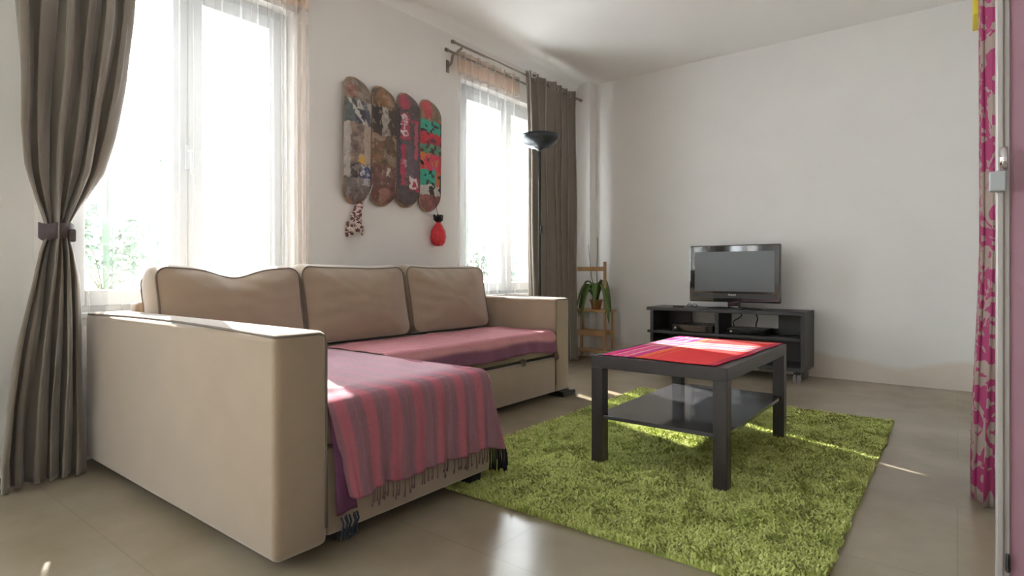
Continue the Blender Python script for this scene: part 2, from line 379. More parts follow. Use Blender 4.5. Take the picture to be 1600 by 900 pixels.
def cushion(name, yc, w, h, t, label, dip=0.0, dipu=0.0, roll=0, lean=radians(11), seed=0):
    """box cushion; local x = thickness toward the room, y = width, z = height from base"""
    c = tag(bpy.data.objects.new(name, None), None)
    def outline(n=72, hw=w / 2, hh=h, rad=.055):
        pts = []
        for k in range(4):
            cx, cz = ((hw - rad, hh - rad), (-hw + rad, hh - rad), (-hw + rad, rad), (hw - rad, rad))[k]
            a0 = k * pi / 2
            nn = 8
            for i in range(nn): a = a0 + (pi / 2) * i / (nn - 1); pts.append((cx + rad * cos(a), cz + rad * sin(a)))
            nx = ((-hw + rad, hh), (-hw, rad), (hw - rad, 0), (hw, hh - rad))[k]; p0 = pts[-1]
            for i in range(1, 26): s = i / 26; pts.append((lerp(p0[0], nx[0], s), lerp(p0[1], nx[1], s)))
        out = []
        for (y, z) in pts:
            e = 0
            if z > hh * .6: e = -dip * exp(-((y - dipu) / .11) ** 2) * ((z - .6 * hh) / (.4 * hh))
            # pinched sides, slight ears
            y *= 1 - .022 * sin(pi * min(1, max(0, z / hh)))
            z2 = z + e + (.010 * (abs(y) / hw) ** 4 if z > hh * .8 else 0)
            out.append((y, z2))
        return out
    ol = outline(); bm = bmesh.new(); n = len(ol)
    cy, cz = dipu * .2, h * .5
    def face_pt(y, z, s, side):
        yy = cy + (y - cy) * s; zz = cz + (z - cz) * s
        bulge = (.062 if side > 0 else .018) * (1 - s ** 2.4) + .012 * (vnoise(yy * 7 + seed * 3, zz * 9) - .5) * (1 - s) + .005 * (vnoise(yy * 16 + seed, zz * 30) - .5) * (1 - s * s)
        wr = .0042 * sin(zz * 75 + 5 * vnoise(yy * 6, seed)) * s * (1 - s) * 3 * (sstep(.02, -.30, yy) if seed else sstep(.1, .4, zz)) + .006 * sin(yy * 55 + seed) * s * (1 - s) * 2 * sstep(.75, 1, zz / h)
        return Vector((side * (t / 2 + bulge) + wr, yy, zz))
    rings = []
    ss = [0.0, .08, .16, .24, .32, .40, .48, .56, .64, .72, .79, .85, .90, .94, .975, 1.0]
    cfv = bm.verts.new(face_pt(cy, cz, 0, 1)); prev = None
    allr = []
    for s in ss[1:]:
        allr.append([bm.verts.new(face_pt(y, z, s, 1)) for y, z in ol])
    for q in (.4, .3, .15, 0, -.15, -.3, -.4):
        allr.append([bm.verts.new(Vector((t / 2 * q * 2, y + .008 * (1 - 4 * q * q * 1.0) * (1 if y > 0 else -1) * (abs(y) > w / 2 - .06), z + .030 * (1 - q * q * 6) * sstep(h * .75, h * .95, z)))) for y, z in ol])
    for s in ss[1:][::-1]:
        allr.append([bm.verts.new(face_pt(y, z, s, -1)) for y, z in ol])
    cbv = bm.verts.new(face_pt(cy, cz, 0, -1))
    for k in range(n): bm.faces.new((cfv, allr[0][k], allr[0][(k + 1) % n])); bm.faces.new((cbv, allr[-1][(k + 1) % n], allr[-1][k]))
    for A, B in zip(allr, allr[1:]):
        for k in range(n): bm.faces.new((A[k], A[(k + 1) % n], B[(k + 1) % n], B[k]))
    o = obj(name, bm, 'sofa', None, True)
    tag(o, label, 'cushion', 'back cushions of the corner sofa')
    for side in (1, -1):
        bm = bmesh.new(); tube(bm, [face_pt(y, z, 1.0, side) for y, z in ol], .0045, 6, closed=True); obj('piping', bm, 'piping', o, True)
    o.location = (BK + .245, yc, .430); o.rotation_euler = (roll, -lean, 0)
    bpy.data.objects.remove(c)
    return o
cushion('sofa_cushion', 1.29, .65, .375, .155, 'beige back cushion behind the chaise, its top edge dented in the middle', .042, .0, seed=0)
cushion('sofa_cushion', 1.962, .665, .385, .155, 'beige back cushion in the middle of the sofa, beneath the skateboards', .004, .1, seed=1)
cushion('sofa_cushion', 2.665, .69, .39, .155, 'beige back cushion against the far armrest beside the second window', .003, -.1, seed=2)

# ------------------------------------------------------------------ throws
def c8(*c): return lin(c)
PK = lin((182, 108, 121)); MV = lin((150, 110, 121)); PL = lin((212, 160, 176)); PD = lin((90, 58, 84))
def mixc(a, b, t): return tuple(lerp(x, y, t) for x, y in zip(a, b))
def stripes(y, per=.098):
    s = (y / per) % 1.0
    k = sstep(.0, .06, s) * (1 - sstep(.42, .48, s))
    c = mixc(MV, PK, k)
    if .68 < s < .74: c = mixc(c, PL, .10)
    return c
throw = thing('throw_blanket', 'pink striped fringed throw draped over the chaise end of the sofa', 'throw')
ZT = .4275
def chaise_cross(d, hang):
    """path over rim: d distance from 4 cm inside the rim; returns (outward, z)"""
    r = .036
    if d < .03: return (-(.03 - d) - r, ZT + .004)
    d -= .03; L = r * pi / 2
    if d < L:
        a = d / r; return (-r + r * sin(a) + .002, ZT + .004 - r + r * cos(a))
    d -= L; return (.004, ZT + .004 - r - d)
# rim path: front (from left arm to corner), around corner, back along the side
X0 = SX - .004 + .002; rc = .05
path = []
y = SYI + .002
N1 = 120
for i in range(N1): path.append((X0, lerp(y, CE - rc, i / N1), 1.0, 0.0))
for i in range(13): a = (pi / 2) * i / 12; path.append((X0 - rc + rc * cos(a), CE - rc + rc * sin(a), cos(a), sin(a)))
for i in range(1, 31): path.append((X0 - rc - .5 * i / 30, CE, 0.0, 1.0))
NP = len(path) - 1
def rimp(u): 
    k = u * NP; i = min(int(k), NP - 1); f = k - i
    return tuple(lerp(a, b, f) for a, b in zip(path[i], path[i + 1]))
hangL = lambda u: .245 + .006 * sin(u * 23) + (.045 * exp(-((u - .80) / .05) ** 2)) - (.13 * sstep(.84, 1.0, u))
def drape(u, v):
    px, py, nx, ny = rimp(u); tot = .03 + .036 * pi / 2 + hangL(u); d = v * tot
    o, z = chaise_cross(d, 0); hv = max(0, (d - .08) / tot)
    fold = .011 * sin(py * 52 + 1.2 * sin(py * 17)) * (nx > .5) + .006 * sin(py * 118) * (nx > .5)
    fl = .055 * exp(-((u - .80) / .045) ** 2)
    fold += .03 * exp(-((py - 1.055) / .02) ** 2) * nx + .022 * exp(-((py - .995) / .013) ** 2) * nx
    o += hv * (.020 + fold + fl)
    o = max(o, .002 if v > .3 else o)
    py2 = py + nx * hv * (.012 * sin(py * 30)) + .085 * hv * (nx > .5) * max(0, 1 - (py - SYI) / .16) + hv * .03 * exp(-((u - .78) / .05) ** 2)
    return (px + nx * o, py2 + ny * o, z)
def dcol(u, v):
    px, py, nx, ny = rimp(u)
    s = py if nx > .5 else CE + (X0 - px)
    c = stripes(s + .004 * sin(v * 9)); 
    if v > .985: c = mixc(c, PD, .5)
    return c
grid('drape', 260, 46, drape, 'attr', throw, dcol, thick=.002)
def topf(u, v):
    x = lerp(X0 - .06, BK + .36, v); yy = lerp(SYI + .002, CE - .03, u)
    ed = sstep(0, .07, v) * (1 - sstep(.93, 1, u))
    z = ZT + .0035 + ed * (.004 * sin(yy * 31 + x * 9) * sin(x * 13 + 1) + .003 * sin(x * 40 + yy * 6) * (1 - u))
    z += ed * .012 * exp(-((x + 1.52) / .02) ** 2) * (1 - sstep(0, .35, u))
    return (x, yy, max(z, ZT + .0015))
grid('top_sheet', 90, 110, topf, 'attr', throw, lambda u, v: mixc(stripes(lerp(SYI, CE - .03, u)), lin((208, 178, 190)), .62 * sstep(0, .12, v) + .1), thick=.002)  # paler than the front: light on the top is mixed into the stripe colour
# purple left corner hanging lower, beside the arm
def lc(u, v):
    yy = SYI + .004 + (.040 + .035 * v) * u + .012 * v; z = .424 - .312 * v
    return (X0 - .012 + .024 * min(1, v * 2) + .006 * sin(u * 5 + 1) * v, yy, z)
grid('folded_corner', 12, 24, lc, 'attr', throw, lambda u, v: lin((112, 72, 100)), thick=.002)
bm = bmesh.new(); 
for k in range(7):
    yy = SYI + .010 + k * .009; x = X0 + .045 + .006 * sin(k * 2)
    tube(bm, [(x, yy, .118), (x + .006, yy + .003, .10), (x + .002, yy - .002 * k, .07), (x - .004, yy + .004, .052 + .003 * (k % 3))], .0032, 5)
tube(bm, [(X0 + .045, SYI + .015, .085), (X0 + .05, SYI + .03, .055), (X0 + .045, SYI + .06, .06), (X0 + .04, SYI + .065, .09)], .004, 5)
obj('corner_tassel', bm, 'navy', throw, True)
nt_ = 44
for k in range(nt_):
    u = .10 + .685 * (k + .3 * random.random()) / nt_
    p = Vector(drape(u, 1.0)); l = .035 + .02 * random.random(); s = random.uniform(-.006, .006)
    if random.random() < .12: continue
    bm = bmesh.new(); q = p + Vector((.001, s, -l)); tube(bm, [p + Vector((0, 0, .003)), p + Vector((.002, s * .3, -l * .5)), q], [.0016, .0018, .0028], 5)
    if random.random() < .5: bmesh.ops.create_icosphere(bm, subdivisions=1, radius=.0042, matrix=Matrix.Translation(p + Vector((.001, s, -l * .85))))
    obj('tassel', bm, 'mauvefringe', throw, True)
bm = bmesh.new()
for k in range(14):
    u = .79 + .035 * k / 14
    p = Vector(drape(u, 1.0)); l = .06 + .03 * random.random() + (.03 if k > 8 else 0); s = random.uniform(-.01, .01)
    tube(bm, [p + Vector((0, 0, .004)), p + Vector((.004, s * .5, -l * .5)), p + Vector((.002, s, -l))], [.0024, .003, .004], 5)
obj('corner_tassel', bm, 'navy', throw, True)

seat_throw = thing('throw_blanket', 'dusty pink throw spread over the main seat with a purple hem', 'throw')
def sf(u, v):
    yy = lerp(CE + .01, SEI - .01, u); r = .03; top = (D - .006) - (BK + .34) - r; tot = top + r * pi / 2 + .088
    hem = .088 + .006 * sin(yy * 11) + .012 * exp(-((yy - 3.0) / .08) ** 2)
    tot = top + r * pi / 2 + hem; d = v * tot
    if d < top: x = BK + .34 + d; z = ZT + .003
    elif d < top + r * pi / 2: a = (d - top) / r; x = BK + .34 + top + r * sin(a); z = ZT + .003 - r + r * cos(a)
    else: x = D - .004 + .012 * ((d - top) / hem) + .005 * sin(yy * 38) * (d - top) / hem; z = ZT + .003 - r - (d - top - r * pi / 2)
    if d < top: z += .003 * sin(yy * 17 + x * 20) * sin(x * 14 + yy * 3) + .006 * exp(-((yy - 2.42 - (x + 2.3) * .1) / .012) ** 2)
    return (x + .002, yy, z)
def sc(u, v):
    c = mixc(lin((204, 146, 152)), lin((196, 134, 143)), .5 + .5 * sin(v * 50))
    if v > .86: c = mixc(c, lin((132, 88, 112)), sstep(.86, .9, v))
    return c
grid('sheet', 130, 60, sf, 'attr', seat_throw, sc, thick=.002)
bm = bmesh.new()
for k in range(8):
    p = Vector(sf(.975 + .003 * k, 1.0)); tube(bm, [p, p + Vector((.004, .003 * k - .008, -.03)), p + Vector((.002, .002 * k, -.05))], .003, 5)
obj('corner_tassel', bm, 'mauvefringe', seat_throw, True)

# ------------------------------------------------------------------ rug
RX0, RX1, RY0, RY1 = -1.70, -.265, 1.52, 3.63
rug = thing('shag_rug', 'lime green shaggy rug under the black coffee table', 'rug', ((RX0 + RX1) / 2, (RY0 + RY1) / 2, 0))
o = box('backing', RX0 + .01, RX1 - .01, RY0 + .01, RY1 - .01, 0, .010, 'greenback'); o.parent = rug; o.matrix_parent_inverse = Matrix.Translation(-rug.location)
def pile():
    rnd = random.Random(3); vs = []; fs = []; cs = []
    nx, ny = 260, 385
    for j in range(ny):
        for i in range(nx):
            x = lerp(RX0, RX1, (i + rnd.random()) / nx); y = lerp(RY0, RY1, (j + rnd.random()) / ny)
            ex = .010 * (vnoise(y * 20, 3) - .5)
            x += ex * (abs(x - (RX0 + RX1) / 2) / .72) ** 6; y += .010 * (vnoise(x * 20, 9) - .5) * (abs(y - 2.57) / 1.05) ** 6
            a = vnoise(x * 24, y * 24) * 6 + rnd.uniform(-2.2, 2.2); l = rnd.uniform(.006, .017); h = rnd.uniform(.017, .026) * (.88 + .24 * vnoise(x * 40, y * 40))
            dx, dy = cos(a), sin(a); w = .0026; wx, wy = -dy * w, dx * w
            b = len(vs)
            vs += [(x - wx, y - wy, .006), (x + wx, y + wy, .006), (x + wx + dx * l * .35, y + wy + dy * l * .35, h * .8), (x - wx + dx * l * .35, y - wy + dy * l * .35, h * .8),
                   (x + dx * l, y + dy * l, h)]
            fs += [(b, b + 1, b + 2, b + 3), (b + 3, b + 2, b + 4)]
            k = rnd.random(); c = mixc((.44, .50, .13), (.62, .67, .26), k); cs += [c] * 5
    me = bpy.data.meshes.new('pile'); me.from_pydata(vs, [], fs)
    at = me.color_attributes.new('col', 'FLOAT_COLOR', 'POINT'); at.data.foreach_set('color', [q for c in cs for q in (*c, 1.0)])
    o = link('pile', me, 'greenpile', rug); o.matrix_parent_inverse = Matrix.Translation(-rug.location); o['kind'] = 'stuff'
pile()

# ------------------------------------------------------------------ coffee table
TX, TY, TW, TL, TH, TZ = -1.197, 2.084, .55, .90, .455, .012
tb = thing('coffee_table', 'black-brown square-legged coffee table standing on the green rug', 'table', (0, 0, 0))
box('tabletop', TX, TX + TW, TY, TY + TL, TH - .05, TH, 'blackbrown', tb, .002)
for x in (TX + .0, TX + TW - .05):
    for y in (TY, TY + TL - .05): box('leg', x + (.0005 if x == TX else -.0005), x + .05 + (.0005 if x == TX else -.0005), y, y + .05, TZ, TH - .05, 'blackbrown', tb, .0015)
box('shelf', TX + .012, TX + TW - .012, TY + .012, TY + TL - .012, .197, .212, mat('shelf_foil', (.045, .045, .05), .12, coat=.3), tb, .001)
# plaid cloth on the table
def plaid(u, v):
    # u along x (0 left), v along y (0 near)
    red = lin((228, 66, 66)); mag = lin((206, 40, 112)); pink = lin((214, 112, 150)); wh = lin((228, 184, 180)); ora = lin((232, 132, 92)); pur = lin((150, 60, 140))
    c = red
    if u < .30: c = mixc(mag, lin((225, 60, 130)), .5 + .5 * sin(u * 60))
    for a, w, k, t in ((.05, .012, pur, .7), (.10, .01, wh, .6), (.155, .012, pink, .7), (.205, .016, wh, .6), (.25, .02, pur, .5), (.31, .016, ora, .8), (.345, .008, lin((250, 200, 90)), .7), (.42, .008, ora, .5)):
        if abs(u - a) < w: c = mixc(c, k, t)
    vv = v - .03 * u
    if .46 < vv < .74:
        s = (vv - .46) / .28
        base = mixc(pink, wh, .35) if u > .3 else mixc(pink, mag, .25)
        c = mixc(c, base, .65)
        for a, k in ((.08, wh), (.22, ora), (.34, wh), (.50, lin((232, 110, 150))), (.64, wh), (.80, ora), (.92, wh)):
            if abs(s - a) < .035: c = mixc(c, k, .8)
    if .90 < vv < .93: c = mixc(c, wh, .6)
    if u > .93: c = mixc(c, lin((150, 40, 80)), .6)
    if .03 < v < .06: c = mixc(c, lin((225, 80, 100)), .6)
    return c
def clothf(u, v):
    x = lerp(TX + .03 + .012 * (1 - v), TX + TW - .012 - .03 * (1 - v) ** 2 - .008 * sin(v * 7) ** 2, u); y = lerp(TY + .022 + .01 * sin(u * 5), TY + TL - .02, v)
    z = TH + .0032 + .0016 * vnoise(x * 25, y * 18) + .004 * exp(-((v - .46 - .03 * u) / .01) ** 2) * vnoise(u * 6, 2)
    return (x, y, z)
cl = grid('table_runner', 110, 180, clothf, 'attr', None, plaid, thick=.002)
tag(cl, 'red and pink plaid cloth laid over the top of the coffee table', 'tablecloth')

# ------------------------------------------------------------------ tv bench and what stands on it
BX0, BX1, BY0, BY1, BT = -2.035, -.86, 4.52, 4.86, .515
tvb = thing('tv_bench', 'low black open media bench on castors against the far wall', 'tv bench', (0, 0, 0))
box('top_board', BX0 - .03, BX1, BY0 - .005, BY1, BT - .028, BT, 'blackwood', tvb, .002)
box('bottom_board', BX0, BX1, BY0, BY1, .085, .112, 'blackwood', tvb, .002)
box('middle_shelf', BX0 - .028, BX1 - .03, BY0 + .005, BY1, .30, .322, 'blackwood', tvb, .002)
for x in (BX0, BX1 - .028): box('side_panel', x, x + .028, BY0, BY1, .112, BT - .028, 'blackwood', tvb, .002)
box('divider', -1.50, -1.47, BY0 + .01, BY1, .112, BT - .028, 'blackwood', tvb, .002)
box('back_panel', BX0 + .028, BX0 + .23, BY1 - .012, BY1, .112, BT - .028, 'blackwood', tvb)
box('back_panel', BX1 - .25, BX1 - .028, BY1 - .012, BY1, .112, BT - .028, 'blackwood', tvb)
box('back_panel', BX0 + .23, BX1 - .25, BY1 - .012, BY1, .112, .36, 'blackwood', tvb)
for x in (BX0 + .06, BX1 - .06):
    for y in (BY0 + .05, BY1 - .04):
        c_ = box('castor', x - .006, x + .006, y - .006, y + .006, .06, .085, 'plastic', tvb)
        bm = bmesh.new()
        for s in (-1, 1):
            bmesh.ops.create_cone(bm, cap_ends=True, segments=24, radius1=.030, radius2=.030, depth=.018, matrix=Matrix.Translation((x + s * .014, y, .030)) @ Matrix.Rotation(pi / 2, 4, 'Y'))
        obj('wheel', bm, 'castor', c_, False)
        bm = bmesh.new(); bx(bm, x - .022, x + .022, y - .022, y + .022, .062, .072, .003); obj('housing', bm, 'plastic', c_)
tv = thing('television', 'black flat-screen television on the media bench', 'television', (0, 0, 0))
VX0, VX1, VY, VZ0, VZ1 = -1.749, -1.052, 4.655, .566, 1.018
bm = bmesh.new(); bx(bm, VX0, VX1, VY, VY + .05, VZ0, VZ1, .008, 3); bx(bm, VX0 + .08, VX1 - .08, VY + .05, VY + .085, VZ0 + .06, VZ1 - .08, .012, 2); obj('casing', bm, 'gloss', tv)
bm = bmesh.new(); bx(bm, VX0 + .045, VX1 - .04, VY - .003, VY + .002, VZ0 + .085, VZ1 - .052, .001, 1); obj('screen', bm, 'screen', tv)
bm = bmesh.new(); bx(bm, VX0 + .03, VX1 - .03, VY - .0035, VY, VZ0 + .03, VZ0 + .068, .001, 1); obj('speaker_grille', bm, 'plastic', tv)
bm = bmesh.new(); bx(bm, -1.445, -1.355, VY + .012, VY + .045, BT + .012, VZ0 + .03, .006); obj('neck', bm, 'gloss', tv)
bm = bmesh.new(); lathe(bm, [(0, .016), (.10, .015), (.185, .008), (.20, .002), (.20, 0), (0, 0)], (0, 0, 0), 40)
for v in bm.verts: v.co = Vector((v.co.x * 1.15 - 1.40, v.co.y * .62 + VY + .03, v.co.z + BT + .001))
obj('base', bm, 'gloss', tv, True)
def text(name, s, size, loc, rot, m, parent=None, ext=.0006):
    cu = bpy.data.curves.new(name, 'FONT'); cu.body = s; cu.size = size; cu.extrude = ext; cu.align_x = 'CENTER'; cu.align_y = 'CENTER'
    o = bpy.data.objects.new(name, cu); COL.objects.link(o)
    dg = bpy.context.evaluated_depsgraph_get(); me = bpy.data.meshes.new_from_object(o.evaluated_get(dg)); bpy.data.objects.remove(o)
    me.transform(Matrix.Translation(loc) @ rot); me.materials.clear()
    return link(name, me, m, parent)
text('lettering', 'PHILIPS', .019, Vector((-1.405, VY - .005, VZ0 + .057)), Matrix.Rotation(pi / 2, 4, 'X'), 'label', tv)

def device(name, x0, x1, y0, y1, z0, h, label, cat, extra=True):
    t = thing(name, label, cat, (0, 0, 0))
    box('body', x0, x1, y0, y1, z0, z0 + h, 'plastic', t, .003)
    box('front_panel', x0 + .004, x1 - .004, y0 - .004, y0, z0 + .004, z0 + h - .004, 'gloss', t, .001)
    if extra:
        bm = bmesh.new(); bmesh.ops.create_cone(bm, cap_ends=True, segments=16, radius1=.009, radius2=.009, depth=.008, matrix=Matrix.Translation((x0 + .03, y0 - .007, z0 + h / 2)) @ Matrix.Rotation(pi / 2, 4, 'X')); obj('knob', bm, 'greyplastic', t)
device('disc_player', -1.86, -1.53, 4.56, 4.82, .3225, .055, 'flat black disc player in the left bay of the media bench', 'disc player')
device('set_top_box', -1.42, -1.14, 4.58, 4.80, .3225, .045, 'flat black set-top box in the middle bay beside the hanging cables', 'set-top box')
device('router', -1.05, -.91, 4.60, 4.72, .3225, .030, 'small dark router on the right end of the bench shelf', 'router', False)
rc_ = thing('remote_control', 'black remote control lying on the left end of the media bench', 'remote control', (0, 0, 0))
box('body', -1.86, -1.78, 4.575, 4.61, BT + .0005, BT + .014, 'plastic', rc_, .004)
bm = bmesh.new()
for i in range(4):
    for j in range(2): bx(bm, -1.85 + i * .017, -1.842 + i * .017, 4.582 + j * .013, 4.589 + j * .013, BT + .014, BT + .0155)
obj('buttons', bm, 'greyplastic', rc_)
gp = thing('sunglasses', 'small dark folded glasses on the media bench left of the television', 'glasses')
bm = bmesh.new()
for s in (-1, 1):
    pts = [(-1.70 + s * .022 + .018 * cos(a * pi / 6), 4.585, BT + .018 + .014 * sin(a * pi / 6)) for a in range(12)]
    tube(bm, pts, .0028, 6, closed=True)
obj('rims', bm, 'plastic', gp, True)
bm = bmesh.new()
for s in (-1, 1): tube(bm, [(-1.70 + s * .04, 4.586, BT + .022), (-1.70 + s * .038, 4.61, BT + .02), (-1.70 - s * .01, 4.63, BT + .004)], .0022, 6)
obj('temples', bm, 'plastic', gp, True)
for k, (pts, lb) in enumerate(((
    [(-1.36, 4.72, BT - .03), (-1.37, 4.77, .45), (-1.44, 4.80, .40), (-1.42, 4.82, .34), (-1.36, 4.81, .3235)], 'dark cable curling down behind the shelf next to the bench divider'),
    ([(-1.26, 4.74, BT - .03), (-1.25, 4.79, .44), (-1.27, 4.82, .38), (-1.25, 4.82, .3235)], 'dark cable hanging straight down in the middle bay of the bench'))):
    bm = bmesh.new(); P = []
    for i in range(len(pts) - 1):
        for s in range(6):
            t = s / 6; p0 = Vector(pts[max(0, i - 1)]); p1 = Vector(pts[i]); p2 = Vector(pts[i + 1]); p3 = Vector(pts[min(len(pts) - 1, i + 2)])
            P.append(.5 * (2 * p1 + (p2 - p0) * t + (2 * p0 - 5 * p1 + 4 * p2 - p3) * t * t + (3 * p1 - p0 - 3 * p2 + p3) * t ** 3))
    P.append(Vector(pts[-1])); tube(bm, P, .004, 7)
    tag(obj('cable', bm, 'plastic', None, True), lb, 'cable')

# ------------------------------------------------------------------ skateboards
def sq(v): return v
def board_paint(k):
    R = lambda *c: lin(c)
    def b1(u, v):
        n = vnoise(u * 9, v * 30); n2 = vnoise(u * 5 + 7, v * 17)
        if v < .19: 
            c = mixc(R(150, 132, 118), R(112, 92, 82), n); 
            if (u - .25) ** 2 + ((v - .11) * 2.6) ** 2 < .03: c = mixc(c, R(165, 95, 88), .6)
            return c
        if v < .38:
            if u < .42: c = mixc(R(72, 88, 88), R(100, 112, 110), n)
            else: c = R(190, 186, 180) if (u - v * 1.6) % .5 < .27 else R(80, 88, 100)
            if (u - .6) ** 2 + ((v - .31) * 3) ** 2 < .035: c = R(44, 56, 84)
            if abs((u - .15) - (v - .19) * 3) < .06: c = R(205, 202, 196)
            return c
        if v < .80:
            if u < .22: return mixc(R(196, 193, 188), R(170, 165, 162), n)
            if u > .72: c = R(188, 172, 156)
            else: c = mixc(R(96, 84, 80), R(164, 140, 124), n2 * 1.2 - .1)
            if (u - .62) ** 2 + ((v - .65) * 3.2) ** 2 < .018: c = R(212, 168, 70)
            if v > .70 and .25 < u < .6: c = mixc(R(24, 30, 38), c, n * .5)
            if v > .70 and u >= .6: c = R(190, 190, 205) if n > .5 else R(62, 78, 122)
            return c
        return mixc(R(132, 126, 122), R(104, 98, 96), n) if u < .7 or v > .86 else R(180, 178, 185)
    def b2(u, v):
        n = vnoise(u * 8 + 3, v * 28); n2 = vnoise(u * 5 + 3, v * 14 + 5)
        if v < .19: return mixc(R(172, 120, 70), R(120, 90, 66), n) if (u - .5) ** 2 + ((v - .12) * 3) ** 2 < .12 else R(92, 74, 60)
        if v < .42:
            if abs(u - .5) < .13 - .1 * sin(v * 60) * .4: return mixc(R(196, 188, 178), R(150, 138, 126), n)
            return mixc(R(26, 24, 24), R(70, 58, 50), n2)
        if v < .68: 
            c = mixc(R(76, 68, 46), R(142, 104, 78), n); 
            if n2 > .66: c = mixc(c, R(186, 150, 130), .6)
            return c
        c = mixc(R(92, 58, 54), R(138, 98, 88), n)
        if abs(u - .62) < .06 and v < .76: c = R(204, 196, 196)
        if v > .86 and (u - .5) ** 2 + ((v - .92) * 3) ** 2 < .05: c = R(158, 112, 104)
        return c
    def glyph(u, v, rows):
        h = len(rows); w = len(rows[0]); i = int(v * h); j = int(u * w)
        return 0 <= i < h and 0 <= j < w and rows[i][j] == '#'
    E_ = ['####', '#...', '###.', '#...', '####']; R_ = ['###.', '#..#', '###.', '#.#.', '#..#']; S_ = ['.###', '#...', '.##.', '...#', '###.']; I_ = ['.#..'] * 5; D_ = ['###.', '#..#', '#..#', '#..#', '###.']; O_ = ['.##.', '#..#', '#..#', '#..#', '.##.']
    def b3(u, v):
        n = vnoise(u * 8 + 11, v * 26); pk = R(176, 48, 82); gy = mixc(R(72, 66, 70), R(98, 92, 94), n)
        if v < .16: return mixc(R(182, 66, 88), R(150, 44, 70), n) if (u - .3) ** 2 + ((v - .08) * 3) ** 2 < .07 else gy
        if v > .86: return mixc(R(66, 66, 74), R(92, 90, 96), n)
        if .12 < u < .5 and .20 < v < .42:
            for q, g in enumerate((R_, S_, I_, D_)):
                if glyph((u - .18) / .26, (v - .22 - q * .045) / .036, g): return R(226, 206, 208)
            return pk
        if .74 < u < .88 and .24 < v < .58: return R(186, 84, 108)
        if .50 < u < .95 and .235 < v < .26: return pk
        if .12 < u < .34 and .46 < v < .82: return R(206, 156, 164) if n > .62 and u > .2 else pk
        if .50 < u < .95 and .74 < v < .86:
            if glyph((u - .58) / .3, (v - .755) / .09, D_): return R(228, 210, 212)
            return pk
        if u < .12: return R(44, 46, 62)
        if .5 < v < .75 and u > .55: return mixc(R(96, 76, 104), gy, n)
        return gy
    def b4(u, v):
        n = vnoise(u * 8 + 21, v * 26); tl = R(44, 176, 150); rd = R(212, 46, 66)
        if v < .20: return mixc(R(196, 72, 80), R(128, 118, 92), sstep(.35, .6, (u - .3) ** 2 * 4 + v * 2.2)) if n < .75 else R(176, 120, 92)
        if v < .31: return tl if glyph((u - .08) / .84, (v - .2) / .11, ['####.###', '#.###..#', '####.###', '..#.####']) else R(30, 50, 60)
        if v < .41: return rd if glyph((u - .05) / .9, (v - .31) / .10, ['##.#####', '####.###', '###...##', '##.#.###']) else R(96, 40, 70)
        if v < .49: return mixc(R(62, 140, 110), R(120, 168, 134), n) if not glyph(u, (v - .41) / .08, ['..#..#..', '#...#..#']) else R(56, 60, 60)
        if v < .64: 
            if n > .62: return R(214, 122, 60)
            return R(214, 52, 80) if glyph(u, (v - .49) / .15, ['###.####', '##.##.##', '.###.###', '####..##']) else R(180, 90, 120) if u > .4 else R(30, 30, 34)
        if v < .77: return (R(30, 170, 146) if u < .7 else R(206, 106, 56)) if glyph((u - .06) / .88, (v - .64) / .13, ['###.####', '#.##.##.', '########', '##.#.###']) else R(38, 56, 58)
        if v < .86: return R(202, 198, 192) if (u < .4 or n > .6) else R(40, 36, 36)
        return mixc(R(178, 108, 110), R(110, 84, 78), n)
    base = (b1, b2, b3, b4)[k]
    def worn(u, v):
        du = .10 * (vnoise(u * 7 + k * 5, v * 34) - .5) + .05 * (vnoise(u * 20 + k, v * 80) - .5); dv = .022 * (vnoise(u * 8 + 40 + k, v * 30) - .5) + .010 * (vnoise(u * 19 + 4, v * 90) - .5)
        c = base(min(1, max(0, u + du)), min(1, max(0, v + dv)))
        g = vnoise(u * 6 + 60 + k * 9, v * 22) * .7 + .3 * vnoise(u * 20, v * 70) ; h = vnoise(u * 30 + 9, v * 110 + k)
        if k < 2 and g > .70: c = mixc(c, lin((184, 172, 160)), .4)
        if k < 2 and g < .26: c = mixc(c, lin((50, 44, 44)), .5)
        if k == 2 and h > .78: c = mixc(c, lin((150, 120, 126)), .4)
        if k == 3 and h > .80: c = mixc(c, lin((60, 50, 56)), .5)
        return mixc(c, lin((150, 140, 134)), .12)
    return worn
labels = ('grey and white worn skateboard deck, leftmost of the four on the wall', 'brown and black worn skateboard deck, second from the left on the wall',
          'dark grey skateboard deck with pink stripes and white letters on the wall', 'skateboard deck with teal and red lettering, nearest the second window')
BOARDS = []
